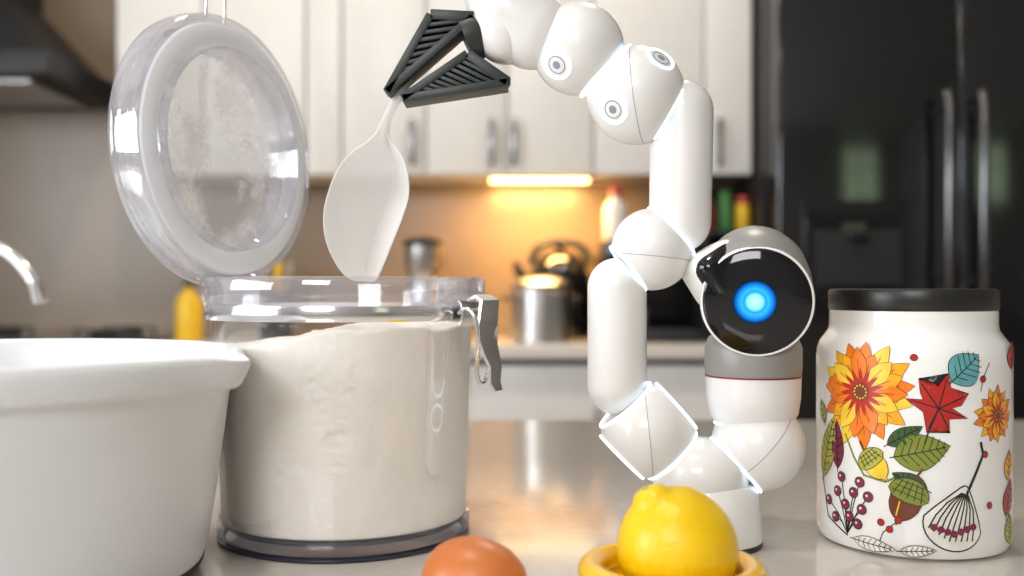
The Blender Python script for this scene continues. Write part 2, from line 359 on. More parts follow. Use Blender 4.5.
bm.transform(Matrix.Translation((BX, BY, 0)))
sharp(finish('bowl_shell', bm, M['bowl'], bw), 50)
lathe('rubber_base_ring', [(.105, 0), (.119, 0), (.1245, .003), (.127, .0085), (.1265, .0105), (.118, .008), (.105, .004)], M['black_matte'], (BX, BY, 0), bw, 128)

# ---------------------------------------------------------------- flour canister
CX, CY = -0.114, 0.685
can = emp('flour_canister', (CX, CY, 0))
lathe('canister_wall', [(.0840, .0125), (.0852, .02), (.0900, .144), (.0905, .150), (.0880, .150), (.0875, .144), (.0835, .020), (.0825, .0125)], M['acrylic'], (CX, CY, 0), can, 160)
lathe('canister_base', [(0, .001), (.078, .0005), (.083, .002), (.0850, .006), (.0850, .012), (.0800, .0125), (.078, .0085), (0, .0075)], M['acrylic_base'], (CX, CY, 0), can, 160)
lathe('base_foot_ring', [(.079, 0), (.0835, 0), (.0848, .0012), (.0848, .0026), (.080, .0030), (.079, 0)], mat('foot_ring', (.03, .03, .05), .2), (CX, CY, 0), can, 160)
lathe('canister_rim', [(.0905, .150), (.0925, .1505), (.0935, .157), (.0950, .159), (.0957, .163), (.0957, .171), (.0945, .173), (.0925, .1725), (.0910, .168), (.0900, .158), (.0885, .150)], M['acrylic_thick'], (CX, CY, 0), can, 160)
# flour
bm = bmesh.new(); SEG = 200; NR = 34
def topz(x, y):
    return .1335 + .0070*math.tanh((x+.025)/.035) + .0040*math.exp(-((x-.02)**2+(y+.04)**2)/.0010) + .0030*noise.noise(Vector((x*50, y*50, 1))) + .0012*noise.noise(Vector((x*170, y*170, 5))) + .0008*noise.noise(Vector((x*420, y*420, 9)))
rf = lambda z: .0815 + .0045*(z/.144)
grid = []
for i in range(1, NR+1):
    row = []
    for j in range(SEG):
        a = 2*math.pi*j/SEG; r = .0855*i/NR
        x, y = r*math.cos(a), r*math.sin(a); row.append(bm.verts.new((x, y, topz(x, y))))
    grid.append(row)
c0 = bm.verts.new((0, 0, topz(0, 0)))
for j in range(SEG): bm.faces.new((c0, grid[0][j], grid[0][(j+1) % SEG]))
for a, b in zip(grid[:-1], grid[1:]):
    for j in range(SEG): bm.faces.new((a[j], b[j], b[(j+1) % SEG], a[(j+1) % SEG]))
prev = grid[-1]; NS = 90
for s in range(1, NS+1):
    row = []
    for j in range(SEG):
        a = 2*math.pi*j/SEG; zt = grid[-1][j].co.z; z = zt + (.0135-zt)*s/NS
        fade = min(1, s/3)
        x, y = math.cos(a), math.sin(a)
        patch = math.exp(-((a-4.80)/.13)**2-((z-.088)/.026)**2)+.8*math.exp(-((a-4.62)/.10)**2-((z-.108)/.010)**2)
        crack = abs(noise.noise(Vector((x*14+9, y*14, z*150))))*.0055*patch + max(0, noise.noise(Vector((x*6+9, y*6, z*60)))-.30)*.0015*fade
        r = rf(z) - crack
        row.append(bm.verts.new((x*r, y*r, z)))
    for j in range(SEG): bm.faces.new((prev[j], row[j], row[(j+1) % SEG], prev[(j+1) % SEG]))
    prev = row
bm.faces.new(prev)
bm.transform(Matrix.Translation((CX, CY, 0)))
finish('flour', bm, M['flour'], can)
lathe('metal_band', [(.0907, .1455), (.0918, .1455), (.0926, .148), (.0924, .152), (.0918, .1550), (.0907, .1550)], M['chrome'], (CX, CY, 0), can, 160)
nrm = Vector((.906, -.423, 0)).normalized(); tan = Vector((.423, .906, 0)).normalized(); up = Vector((0, 0, 1))
def cl(r, t, z): return Vector((CX, CY, 0)) + nrm*r + tan*t + up*z
def plate(name, path, w, th, m, parent):
    bm = bmesh.new(); L_, R_ = [], []
    n = len(path)
    for i, (r, z) in enumerate(path):
        ww = w[i] if isinstance(w, list) else w
        a = path[max(0, i-1)]; b = path[min(n-1, i+1)]
        d = Vector((b[0]-a[0], b[1]-a[1])).normalized(); nn = Vector((-d.y, d.x))*th/2
        L_.append([bm.verts.new(cl(r+nn.x, -ww/2, z+nn.y)), bm.verts.new(cl(r+nn.x, ww/2, z+nn.y)), bm.verts.new(cl(r-nn.x, ww/2, z-nn.y)), bm.verts.new(cl(r-nn.x, -ww/2, z-nn.y))])
    for a, b in zip(L_[:-1], L_[1:]):
        for k in range(4): bm.faces.new((a[k], b[k], b[(k+1) % 4], a[(k+1) % 4]))
    bm.faces.new(L_[0]); bm.faces.new(L_[-1])
    return sharp(finish(name, bm, m, parent), 40)
plate('clasp_bracket', [(.0930, .158), (.0950, .156), (.0960, .150), (.0950, .144), (.0930, .142)], .022, .0012, M['clasp'], can)
plate('clasp_lever', [(.098, .158), (.105, .161), (.110, .158), (.1090, .147), (.1075, .136), (.111, .124), (.1140, .116), (.1135, .106), (.1160, .1005)], [.016, .021, .024, .026, .025, .021, .016, .014, .010], .0018, M['clasp'], can)
tube('clasp_wire_a', [cl(.094, -.012, .150), cl(.102, -.014, .158), cl(.110, -.014, .150), cl(.108, -.012, .128)], .0014, M['chrome'], can)
tube('clasp_wire_b', [cl(.094, .012, .150), cl(.102, .014, .158), cl(.110, .014, .150), cl(.108, .012, .128)], .0014, M['chrome'], can)
tube('clasp_loop', [cl(.108, -.012, .128), cl(.104, -.009, .108), cl(.105, 0, .102), cl(.104, .009, .108), cl(.108, .012, .128)], .0014, M['chrome'], can)
tube('hinge_wire', [cl(-.092, -.022, .150), cl(-.104, -.022, .152), cl(-.112, -.018, .162), cl(-.116, 0, .168), cl(-.112, .018, .162), cl(-.104, .022, .152), cl(-.092, .022, .150)], .0015, M['chrome'], can)
tube('hinge_wire_lower', [cl(-.0925, -.014, .146), cl(-.108, -.014, .147), cl(-.118, -.010, .160), cl(-.118, .010, .160), cl(-.108, .014, .147), cl(-.0925, .014, .146)], .0013, M['chrome'], can)
# lid (opened upright on its hinge)
ln = (nrm*1.0 + up*0.04 + tan*0.03).normalized()
lc = cl(-.121, 0.0, .2655)
lidm = align(ln, lc)
def lidpart(name, prof, m, seg=160):
    bm = lathe_bm(prof, seg); bm.transform(lidm); return sharp(finish(name, bm, m, can), 40)
lidpart('lid_outer_rim', [(.0905, .0), (.0965, .0), (.0985, .002), (.0990, .005), (.0990, .0075), (.0970, .010), (.0960, .0140), (.0975, .016), (.0980, .019), (.0965, .022), (.0920, .022), (.0910, .0190), (.0905, .004), (.0905, 0)], M['acrylic_thick'])
lidpart('lid_gasket', [(.0740, .016), (.0750, .0215), (.0785, .0240), (.0865, .0240), (.0900, .0225), (.0910, .0190), (.0895, .012), (.075, .012), (.0740, .016)], M['gasket'])
lidpart('lid_skirt', [(.0715, .002), (.0735, .002), (.0740, .026), (.0735, .0275), (.0720, .0275), (.0710, .026), (.0715, .002)], M['acrylic_thick'])
lidpart('lid_window', [(0, .0040), (.060, .0035), (.0905, .0015), (.0905, .0035), (.060, .006), (0, .0065)], M['acrylic_dusty'])
def lp(a, r, z): return lidm @ Vector((r*math.cos(a), r*math.sin(a), z))
upl = lidm.inverted().to_3x3() @ up; au = math.atan2(upl.y, upl.x)
tube('lid_bail', [lp(au-.10, .097, .010), lp(au-.10, .112, .012), lp(au-.06, .124, .012), lp(au+.06, .124, .012), lp(au+.10, .112, .012), lp(au+.10, .097, .010)], .0010, M['chrome'], can)
tube('lid_hinge_arm', [lp(au+math.pi-.12, .098, .006), lp(au+math.pi-.12, .106, .006), lp(au+math.pi+.12, .106, .006), lp(au+math.pi+.12, .098, .006)], .0012, M['chrome'], can, smooth=False)

# ---------------------------------------------------------------- robot arm
U = .00065
RX, RY = .1274, .65
def rb(u, v, w=0.0): return Vector((RX+u*U, RY+w*U, v*U))
rob = emp('robot_arm', (RX, RY, 0))
def cutsolid(name, bm, cuts, c, m, parent, ring=True, ringr=None):
    for k, (n, off, rr) in enumerate(cuts):
        n3 = Vector((n[0], n[2] if len(n) > 2 else 0, n[1])).normalized()
        res = bmesh.ops.bisect_plane(bm, geom=bm.verts[:]+bm.edges[:]+bm.faces[:], plane_co=c+n3*off*U, plane_no=n3, clear_outer=True)
        ed = [e for e in res['geom_cut'] if isinstance(e, bmesh.types.BMEdge)]
        bmesh.ops.holes_fill(bm, edges=ed, sides=0)
        if rr: torus(f'{name}_light_{k}', c+n3*(off+.3)*U, n3, rr*U, 1.5*U, M['glow'], parent)
    return sharp(finish(name, bm, m, parent), 28)
def joint(name, c, r, cuts):
    bm = bmesh.new(); bmesh.ops.create_uvsphere(bm, u_segments=64, v_segments=40, radius=r*U)
    bm.transform(Matrix.Translation(c))
    cc = [(n, off, math.sqrt(max(1, r*r-off*off))+.3 if lit else 0) for n, off, lit in cuts]
    return cutsolid(name, bm, cc, c, M['white_plastic'], rob)
def limb(name, a, b, r, cuts, m=None):
    L_ = (b-a).length/U; pr = []
    for i in range(17):
        t = -math.pi/2+ (math.pi/2)*i/16; pr.append((r*math.cos(t), r*math.sin(t)))
    for i in range(17):
        t = (math.pi/2)*i/16; pr.append((r*math.cos(t), L_+r*math.sin(t)))
    pr[0] = (0, pr[0][1]); pr[-1] = (0, pr[-1][1])
    bm = lathe_bm([(p*U, q*U) for p, q in pr], 64); bm.transform(align(b-a, a))
    for k, (end, n, off, rr) in enumerate(cuts):
        n3 = Vector((n[0], 0, n[1])).normalized(); c = a if end == 'a' else b
        res = bmesh.ops.bisect_plane(bm, geom=bm.verts[:]+bm.edges[:]+bm.faces[:], plane_co=c+n3*off*U, plane_no=n3, clear_outer=True)
        ed = [e for e in res['geom_cut'] if isinstance(e, bmesh.types.BMEdge)]
        bmesh.ops.holes_fill(bm, edges=ed, sides=0)
    return sharp(finish(name, bm, m or M['white_plastic'], rob), 28)
def seamline(name, c, r, n, off=0.0):
    n3 = Vector((n[0], n[2], n[1])).normalized()
    torus(name, c+n3*off*U, n3, (math.sqrt(r*r-off*off))*U, .35*U, M['mark'], rob, 72, 6)
def badge(c, r, n, rad=13):
    n3 = Vector((n[0], n[2], n[1])).normalized()
    o = c+n3*(math.sqrt(r*r-rad*rad)+.2)*U
    torus('badge_ring', o, n3, (rad+1)*U, 1.3*U, M['glow'], rob, 48, 8)
    lathe('badge_disc', [(0, .9*U), (rad*.9*U, .3*U), (rad*U, -2*U)], M['white_plastic'], o, rob, 40, axis=n3)
    torus('badge_groove', o+n3*.7*U, n3, rad*.66*U, .6*U, M['mark'], rob, 32, 6)
    lathe('badge_hub', [(rad*.36*U, .6*U), (rad*.30*U, 1.6*U), (0, 2.0*U)], M['mark'], o, rob, 32, axis=n3)
# base
lathe('foot', [(0, 0), (.0335, 0), (.0345, .0015), (.0345, .004), (0, .004)], M['black_matte'], (RX, RY, 0), rob)
lathe('base', [(0, .004), (.0345, .004), (.0347, .008), (.0335, .02), (.0318, .036), (.0300, .040), (.02, .042), (0, .042)], M['white_plastic'], (RX, RY, 0), rob)
hubc = rb(-8, 76)
bm = lathe_bm([(r*U, z*U) for r, z in [(0, -30), (40, -26), (48, -14), (50, 0), (46, 12), (36, 22), (20, 28), (0, 30)]], 64); bm.transform(Matrix.Translation(hubc))
cutsolid('hub', bm, [((-.72, .70), 27, 0), ((.72, .70), 27, 0)], hubc, M['white_plastic'], rob)
jl = rb(-60, 113)
joint('shoulder_joint', jl, 47, [((.70, -.71), 34, True), ((-.66, .75), 34, True), ((-.70, -.71), 37, True), ((.75, .66), 37, True)])
seamline('shoulder_seam', jl, 47, (1, .1, -.1), 0)
limb('lower_limb', rb(-91, 158), rb(-91, 256), 29.5, [('a', (.66, -.75), 19.5, 0), ('b', (.78, .62), 19, 0)])
je = rb(-56, 294)
joint('elbow_joint', je, 41, [((-.78, -.62), 30.5, True), ((.72, .69), 26, True)])
seamline('elbow_seam', je, 41, (.1, 1, 0), -8)
limb('upper_limb', rb(-28, 322), rb(-26, 432), 31, [('a', (-.72, -.69), 13, 0), ('b', (-.85, .40), 22, 0)])
j1 = rb(-72, 448)
joint('wrist_joint_a', j1, 49, [((.86, -.48), 37, True), ((-.72, .69), 38, True)])
badge(j1, 49, (-.55, -.42, -.72)); badge(j1, 49, (.42, .62, -.66))
seamline('wrist_seam_a', j1, 49, (1, .12, -.25), 2)
j2 = rb(-130, 494)
joint('wrist_joint_b', j2, 46, [((.72, -.69), 34, True), ((-.9, .35), 34, True)])
badge(j2, 46, (-.50, -.50, -.70))
limb('wrist', rb(-176, 512), rb(-200, 530), 38, [])
limb('palm', rb(-202, 512), rb(-214, 560), 33, [])
# right branch
jr = rb(50, 99)
joint('neck_joint', jr, 46, [((-.74, -.67), 30, True)])
seamline('neck_seam', jr, 46, (-.74, .67, 0), 0)
NX = 46
lathe('neck_cup', [(r*U, z*U) for r, z in [(0, 108), (22, 110), (36, 118), (44, 130), (46.5, 146), (47, 167)]], M['white_plastic'], (RX+NX*U, RY+4*U, 0), rob)
torus('neck_cup_light', rb(NX, 118, 4), (0.05, 0, 1), 38*U, 1.2*U, M['glow'], rob)
lathe('neck_red_line', [(r*U, z*U) for r, z in [(46, 167), (47.6, 167), (47.6, 168.6), (46, 168.6)]], M['red'], (RX+NX*U, RY+4*U, 0), rob)
lathe('neck_collar', [(r*U, z*U) for r, z in [(47, 168.6), (47.8, 175), (47.8, 196), (44, 206), (34, 214), (0, 216)]], M['gray'], (RX+NX*U, RY+4*U, 0), rob)
fax = Vector((-.20, -.97, -.10)).normalized(); fc = rb(38, 243, -44)
hax = Vector((-.16, -.91, -.34)).normalized()
lathe('head_housing', [(r*U, z*U) for r, z in [(0, -86), (20, -84), (38, -75), (48, -60), (52, -40), (52.5, -10), (46, 2), (0, 4)]], M['gray'], rb(40, 252, -38), rob, axis=hax)
lathe('head_bezel', [(r*U, z*U) for r, z in [(46, -22), (51, -14), (52.5, -11), (53.5, -2), (53.5, 3), (52.5, 6), (51, 6.5), (50, 5)]], M['ceramic'], fc, rob, axis=fax)
lathe('head_screen', [(r*U, z*U) for r, z in [(51.5, 5.5), (49, 7.2), (30, 8.4), (0, 9)]], M['black_gloss'], fc, rob, axis=fax)
m, N, L = newmat('eye_glow'); N.remove(N['Principled BSDF'])
tc = N.new('ShaderNodeTexCoord'); ln_ = N.new('ShaderNodeVectorMath'); ln_.operation = 'LENGTH'
L.new(tc.outputs['Object'], ln_.inputs[0]); mr = N.new('ShaderNodeMapRange'); mr.inputs['From Max'].default_value = 20*U
L.new(ln_.outputs['Value'], mr.inputs['Value']); rp = N.new('ShaderNodeValToRGB'); cr = rp.color_ramp
cr.elements[0].position = 0; cr.elements[0].color = (.50, .95, 1, 1); cr.elements[1].position = 1; cr.elements[1].color = (.0, .02, .10, 1)
for p_, c_ in ((.34, (.22, .75, 1, 1)), (.50, (.01, .28, .85, 1)), (.62, (.03, .42, .95, 1)), (.82, (.01, .18, .65, 1))):
    e = cr.elements.new(p_); e.color = c_
L.new(mr.outputs[0], rp.inputs[0]); em = N.new('ShaderNodeEmission'); em.inputs[1].default_value = 1.5
L.new(rp.outputs[0], em.inputs[0]); L.new(em.outputs[0], N['Material Output'].inputs[0]); M['eye'] = m
bm = lathe_bm([(r*U, z*U) for r, z in [(20.5, 0), (12, .25), (0, .4)]], 64)
finish('head_eye', bm, M['eye'], rob, mw=align(fax, fc+fax*9.0*U-Vector((2*U, 0, 0))))
# side camera pod
rot = Matrix.Rotation(math.radians(-32), 4, 'Y') @ Matrix.Rotation(math.radians(12), 4, 'Z')
box('pod_shell', rb(7, 269, -12), (54*U, 60*U, 56*U), M['ceramic'], rob, bevel=15*U, rot=rot, seg=6)
box('pod_front', rb(7, 268.5, -18), (50*U, 56*U, 51*U), M['black_gloss'], rob, bevel=14*U, rot=rot, seg=6)
lathe('pod_lens', [(0, 0), (3*U, 0), (3*U, 1.5*U), (0, 2*U)], M['silver'], rb(-7, 272, -45.5), rob, 24, axis=(-.2, -1, 0))
# gripper fingers
def finger(name, tip, b1, b2, w0, dep, n):
    tip, b1, b2 = [Vector(p) for p in (tip, b1, b2)]
    def P(q, w): return rb(q.x, q.y, w)
    def bar(nm, p, q, t, mt, w, d):
        dd = (q-p).normalized(); nn = Vector((-dd.y, dd.x))*t/2
        prism(nm, [P(p+nn, w), P(q+nn, w), P(q-nn, w), P(p-nn, w)], Vector((0, d*U, 0)), mt, rob, bevel=.7*U)
    bar(f'{name}_rail_a', tip, b1, 8, M['grip'], w0, dep); bar(f'{name}_rail_b', tip, b2, 8, M['grip'], w0, dep)
    bar(f'{name}_root', b1, b2, 10, M['grip'], w0, dep)
    prism(f'{name}_web', [P(tip, w0+dep*.30), P(b1, w0+dep*.30), P(b2, w0+dep*.30)], Vector((0, dep*.5*U, 0)), M['grip_shade'], rob)
    for i in range(n):
        t = .26+.70*i/n
        p = tip.lerp(b1, t); q = tip.lerp(b2, min(1, t+.10))
        bar(f'{name}_rib_{i}', p, q, 4.0, M['grip'], w0+1, dep-3)
finger('finger_upper', (-319, 448), (-276, 524), (-234, 522), -20, 36, 7)
finger('finger_lower', (-304, 442), (-240, 486), (-200, 458), -18, 36, 8)
lathe('gripper_mount', [(0, -10*U), (20*U, -10*U), (24*U, 0), (24*U, 12*U), (0, 14*U)], M['grip'], rb(-232, 508), rob, 40, axis=(-.75, 0, -.3))
# ---------------------------------------------------------------- scoop
sc = emp('flour_scoop', rb(-340, 330))
rows = [(112, 381, 386), (122, 377, 386), (132, 371, 388), (140, 363, 391), (146, 354, 397), (156, 345, 404), (170, 336, 409), (185, 330, 411), (198, 326, 410.5), (212, 323, 406), (226, 323, 401), (240, 325, 395), (252, 328.5, 389.5), (263, 333, 384), (272, 338, 379), (278, 344, 375), (281, 351, 371)]
bm = bmesh.new(); g = []
K = 24
for i, (y, l, r) in enumerate(rows):
    row = []
    for k in range(K+1):
        s = -1+2*k/K; x = (l+r)/2+(r-l)/2*s
        tilt = (y-200)/90.0
        cc = .35-.35*tilt; d = (s-cc)/(1+cc if s < cc else 1-cc)
        dep = 48*min(1, (r-l)/70)
        w = min(44, 18+(y-112)*.6) - dep*abs(d)**1.1
        row.append(bm.verts.new(rb(x-708, 543-y, w)))
    g.append(row)
for a, b in zip(g[:-1], g[1:]):
    for k in range(K): bm.faces.new((a[k], a[k+1], b[k+1], b[k]))
o = finish('scoop_blade', bm, M['scoop'], sc)
md = o.modifiers.new('Solidify', 'SOLIDIFY'); md.thickness = .0016; md = o.modifiers.new('Sub', 'SUBSURF'); md.levels = 1; md.render_levels = 2
tube('scoop_handle', [rb(-327, 402, 28), rb(-326, 415, 22), rb(-322, 428, 10), rb(-313, 441, 0), rb(-306, 452, -2), rb(-299, 466, -2)], 5.0*U, M['scoop'], sc, radii=[.9, .9, .9, 1.0, 1.1, 1.0])

# ---------------------------------------------------------------- ceramic jar
JX, JY = .2645, .662
jar = emp('ceramic_jar', (JX, JY, 0))
JR = .0605
k_ = JR/.0632
lathe('jar_body', [(r*k_, z) for r, z in [(0, .002), (.056, .0), (.0605, .002), (.0625, .006), (.0632, .012), (.0632, .121), (.0628, .126), (.061, .131), (.0575, .1355), (.0550, .139), (.0545, .143), (.0545, .1515), (.050, .1515), (.050, .14), (.058, .12), (.058, .01), (0, .007)]], M['ceramic'], (JX, JY, 0), jar, 160)
lathe('jar_lid', [(0, .1515), (.0520, .1515), (.0528, .153), (.0528, .163), (.0520, .165), (.050, .1655), (.03, .1650), (0, .1650)], mat('lid_wood_black', (.012, .011, .010), .35, var=.3, vscale=50), (JX, JY, 0), jar, 128)
dm = {}
def dcol(name, c, r=.25):
    dm[name] = mat('glaze_'+name, c, r, coat=.3, var=.12, vscale=120); return dm[name]
dcol('ink', (.012, .010, .012)); dcol('orange', (.84, .20, .012)); dcol('amber', (.90, .40, .02)); dcol('redd', (.45, .02, .015)); dcol('brown', (.16, .04, .015))
dcol('olive', (.20, .24, .03)); dcol('green', (.04, .10, .03)); dcol('teal', (.12, .36, .38)); dcol('lime', (.42, .42, .05)); dcol('cream', (.80, .78, .70)); dcol('wine', (.20, .02, .06)); dcol('yel', (.88, .58, .05))
dlist = list(dm.keys()); dbm = {k: bmesh.new() for k in dlist}
phi0 = math.atan2(-JY, -JX)
def jmap(s, dv, lay, back):
    a = phi0 + s/JR + (math.pi if back else 0)
    r = JR + .00012 + lay*.00010
    return Vector((JX+r*math.cos(a), JY+r*math.sin(a), dv))
def fl(du, dv): return (JR*math.asin(max(-.999, min(.999, du/97.0))), .0005+dv*.00060)
def poly(pts, col, lay):
    b = bmesh.new(); vs = [b.verts.new((p[0], p[1], 0)) for p in pts]
    try: f = b.faces.new(vs)
    except Exception: b.free(); return
    bmesh.ops.triangulate(b, faces=b.faces[:])
    for _ in range(4):
        es = [e for e in b.edges if e.calc_length() > .005]
        if not es: break
        bmesh.ops.subdivide_edges(b, edges=es, cuts=1); bmesh.ops.triangulate(b, faces=[f for f in b.faces if len(f.verts) > 3])
    for back in (False, True):
        mp = {v: dbm[col].verts.new(jmap(v.co.x, v.co.y, lay, back)) for v in b.verts}
        for f in b.faces: dbm[col].faces.new([mp[v] for v in f.verts])
    b.free()
def ring_grow(pts, d):
    out = []; n = len(pts)
    area = sum(pts[i][0]*pts[(i+1) % n][1]-pts[(i+1) % n][0]*pts[i][1] for i in range(n))
    sg = 1 if area > 0 else -1
    for i in range(n):
        a = pts[i-1]; b = pts[(i+1) % n]; t = Vector((b[0]-a[0], b[1]-a[1]))
        if t.length < 1e-9: out.append(pts[i]); continue
        t.normalize(); out.append((pts[i][0]+t.y*d*sg, pts[i][1]-t.x*d*sg))
    return out
def shape(pts, col, lay, ol=.00045):
    poly(ring_grow(pts, ol), 'ink', lay); poly(pts, col, lay+1)
def stroke(pts, w, col='ink', lay=3):
    n = len(pts)
    for i in range(n-1):
        a, b = Vector(pts[i]), Vector(pts[i+1]); d = (b-a)
        if d.length < 1e-7: continue
        d.normalize(); nn = Vector((-d.y, d.x))*w/2
        a2 = a-d*w*.3; b2 = b+d*w*.3
        poly([tuple(a2+nn), tuple(b2+nn), tuple(b2-nn), tuple(a2-nn)], col, lay)
def leafpts(c, ang, L_, W, n=14, pw=.8, blunt=1.0):
    pts = []
    for i in range(n+1):
        t = i/n; pts.append((t*L_, W/2*math.sin(math.pi*t**pw)**blunt))
    for i in range(n-1, 0, -1):
        t = i/n; pts.append((t*L_, -W/2*math.sin(math.pi*t**pw)**blunt))
    ca, sa = math.cos(ang), math.sin(ang)
    return [(c[0]+x*ca-y*sa, c[1]+x*sa+y*ca) for x, y in pts]
def circ(c, r, n=20, ry=None): return [(c[0]+r*math.cos(2*math.pi*i/n), c[1]+(ry or r)*math.sin(2*math.pi*i/n)) for i in range(n)]
mm = .00078
def flower(c, r, n, cols, cr, rot0=0):
    lay = 0
    for ringi, (rr, off) in enumerate(((1.0, 0), (.78, .5))):
        for i in range(n):
            a = rot0+2*math.pi*(i+off)/n; rad = r*rr*(0.92+.2*random.random())
            shape(leafpts((c[0]+.08*r*math.cos(a), c[1]+.08*r*math.sin(a)), a+random.uniform(-.06, .06), rad*.95, r*.34, pw=1.15), cols[(i+ringi) % len(cols)], lay+ringi*3+(i % 2), .00028)
            stroke([(c[0]+r*.3*math.cos(a), c[1]+r*.3*math.sin(a)), (c[0]+rad*.75*math.cos(a), c[1]+rad*.75*math.sin(a))], .0005, 'redd', lay+ringi*3+3)
    for i in range(n):
        a = rot0+2*math.pi*(i+.25)/n; poly(leafpts(c, a, r*.48, r*.10), 'redd', 7)
    poly(circ(c, cr), 'brown', 8)
    for i in range(12):
        a = i*2*math.pi/12; poly(circ((c[0]+cr*.7*math.cos(a), c[1]+cr*.7*math.sin(a)), cr*.12, 6), 'amber', 9)
flower(fl(-47, 168), .0325, 15, ['orange', 'amber', 'yel', 'orange'], .0058, .2)
flower(fl(77, 146), .0172, 13, ['amber', 'orange'], .0040)
def leaf(du, dv, ang, L_, W, col, veins=5, lay=2, vc='ink'):
    c = fl(du, dv); shape(leafpts(c, ang, L_*mm, W*mm), col, lay)
    d = Vector((math.cos(ang), math.sin(ang))); p = Vector((-d.y, d.x)); c = Vector(c)
    stroke([tuple(c-d*3*mm), tuple(c+d*L_*.92*mm)], .0006, vc, lay+2)
    for i in range(1, veins+1):
        t = i/(veins+1); q = c+d*L_*t*mm; hw = W*.42*math.sin(math.pi*t**.8)*mm
        for s in (-1, 1): stroke([tuple(q), tuple(q+p*s*hw+d*hw*.6)], .00045, vc, lay+2)
leaf(36, 182, .75, 30, 27, 'teal', 5)
leaf(92, 192, 1.5, 22, 20, 'redd', 3)
leaf(-84, 130, 2.0, 20, 12, 'lime', 3)
c = fl(24, 155); pts = []
tips = [(90, 30), (76, 20), (62, 13), (40, 28), (24, 19), (14, 11), (-4, 26), (-30, 12), (-50, 22), (-72, 10), (-100, 22), (-150, 12), (178, 27), (166, 14), (152, 19), (138, 29), (116, 14), (103, 20)]
for a, r in sorted(tips, key=lambda t: t[0] % 360): pts.append((c[0]+r*.00072*math.cos(math.radians(a-15)), c[1]+r*.00072*math.sin(math.radians(a-15))))
shape(pts, 'redd', 2)
for a, r in tips:
    if r > 21: stroke([c, (c[0]+r*.00060*math.cos(math.radians(a-15)), c[1]+r*.00060*math.sin(math.radians(a-15)))], .0007, 'ink', 4)
stroke([c, fl(14, 128), fl(12, 120)], .0009, 'ink', 4)
leaf(-16, 104, .25, 42, 28, 'olive', 7); leaf(-22, 116, .55, 30, 13, 'green', 5)
leaf(14, 72, 2.7, 28, 14, 'green', 5)
def acorn(du, dv, ang, s, ca, cb):
    c = Vector(fl(du, dv)); R_ = Matrix.Rotation(ang, 2)
    def T(p): v = R_ @ Vector((p[0]*s*mm, p[1]*s*mm)); return (c.x+v.x, c.y+v.y)
    body = [T((x*10, -abs(math.cos(math.asin(max(-1, min(1, x)))))*17-2)) for x in [1-2*i/16 for i in range(17)]]
    body[8] = T((0, -23)); shape(body, ca, 3)
    cap = [T((12*math.cos(math.pi*i/12), 10*math.sin(math.pi*i/12)-2)) for i in range(13)]+[T((-8, -6)), T((0, -7)), T((8, -6))]
    shape(cap, cb, 5)
    for i in range(-2, 3): stroke([T((i*4.2, -4)), T((i*3, 6))], .0005, 'ink', 7)
    for i in range(3): stroke([T((-10+i, i*3.5-2)), T((10-i, i*3.5-2))], .0004, 'ink', 7)
    stroke([T((0, 8)), T((2, 16))], .0014, 'brown', 7)
    stroke([T((-3, -8)), T((-2, -17))], .0008, 'yel', 7)
acorn(-38, 100, .7, .95, 'yel', 'lime'); acorn(-2, 70, -.35, 1.25, 'brown', 'olive')
stroke([fl(-62, 122), fl(-54, 100), fl(-44, 82), fl(-24, 78), fl(-6, 88)], .0013, 'olive', 2)
c = Vector(fl(38, 38)); ms = .00066
bulb = []
for i in range(28):
    a = 2*math.pi*i/28; r = 27
    x = r*1.0*math.cos(a); y = r*.85*math.sin(a)
    if y > 0: x *= (1-y/r*.78); y *= 1.6
    v = Matrix.Rotation(-.30, 2) @ Vector((x, y)); bulb.append((c.x+v.x*ms, c.y+v.y*ms))
shape(bulb, 'cream', 2, .0009)
for i in range(-4, 5):
    p0 = Vector((i*5.2, -15+abs(i)*1.5)); pmid = Vector((i*4.6, 4)); p2 = Vector((i*.8+1, 30))
    R_ = Matrix.Rotation(-.30, 2)
    stroke([tuple(c+(R_ @ q)*ms) for q in (p0, pmid, (pmid+p2)/2+Vector((i*.5, 1)), p2)], .0009, 'ink', 4)
for i in range(-3, 4): poly(circ(tuple(c+Vector((i*6, -8+abs(i)*2))*ms), 3.4*ms, 10), 'wine', 6)
stroke([fl(48, 66), fl(56, 86), fl(64, 108), fl(62, 120)], .0018, 'ink', 3)
br = [(-70, 60), (-62, 48), (-54, 62), (-58, 36), (-46, 46), (-72, 32), (-66, 76), (-50, 30), (-40, 60), (-79, 48), (-48, 74)]
for (a, b) in br:
    stroke([fl(-60, 18), fl((a-60)/2, (b+18)/2+4), fl(a, b)], .0007, 'ink', 2); shape(circ(fl(a, b), 3.9*mm, 12), 'wine', 4)
    poly(circ((fl(a, b)[0]-.0007, fl(a, b)[1]+.0007), 1.1*mm, 6), 'cream', 7)
leaf(-86, 70, 1.25, 56, 20, 'lime', 8); leaf(-70, 84, 1.60, 40, 14, 'wine', 6)
stroke([fl(-86, 70), fl(-80, 30), fl(-60, 16)], .0010, 'ink', 2)
leaf(88, 78, 1.4, 24, 16, 'amber', 4); leaf(86, 42, 1.2, 30, 18, 'redd', 5); leaf(90, 12, 1.6, 24, 18, 'lime', 5)
leaf(-54, 14, -.1, 34, 10, 'cream', 7); leaf(-10, 9, .1, 26, 8, 'cream', 6)
for a, b in ((-20, 30), (-28, 36), (-12, 40), (70, 56), (66, 108), (2, 206), (64, 184)): shape(circ(fl(a, b), 2.4*mm, 10), 'redd', 3)
stroke([fl(-30, 14), fl(-26, 26), fl(-12, 40)], .0006, 'ink', 2); stroke([fl(62, 172), fl(64, 184), fl(70, 200)], .0006, 'ink', 2)
for k in dlist:
    finish('decoration_'+k, dbm[k], dm[k], jar)

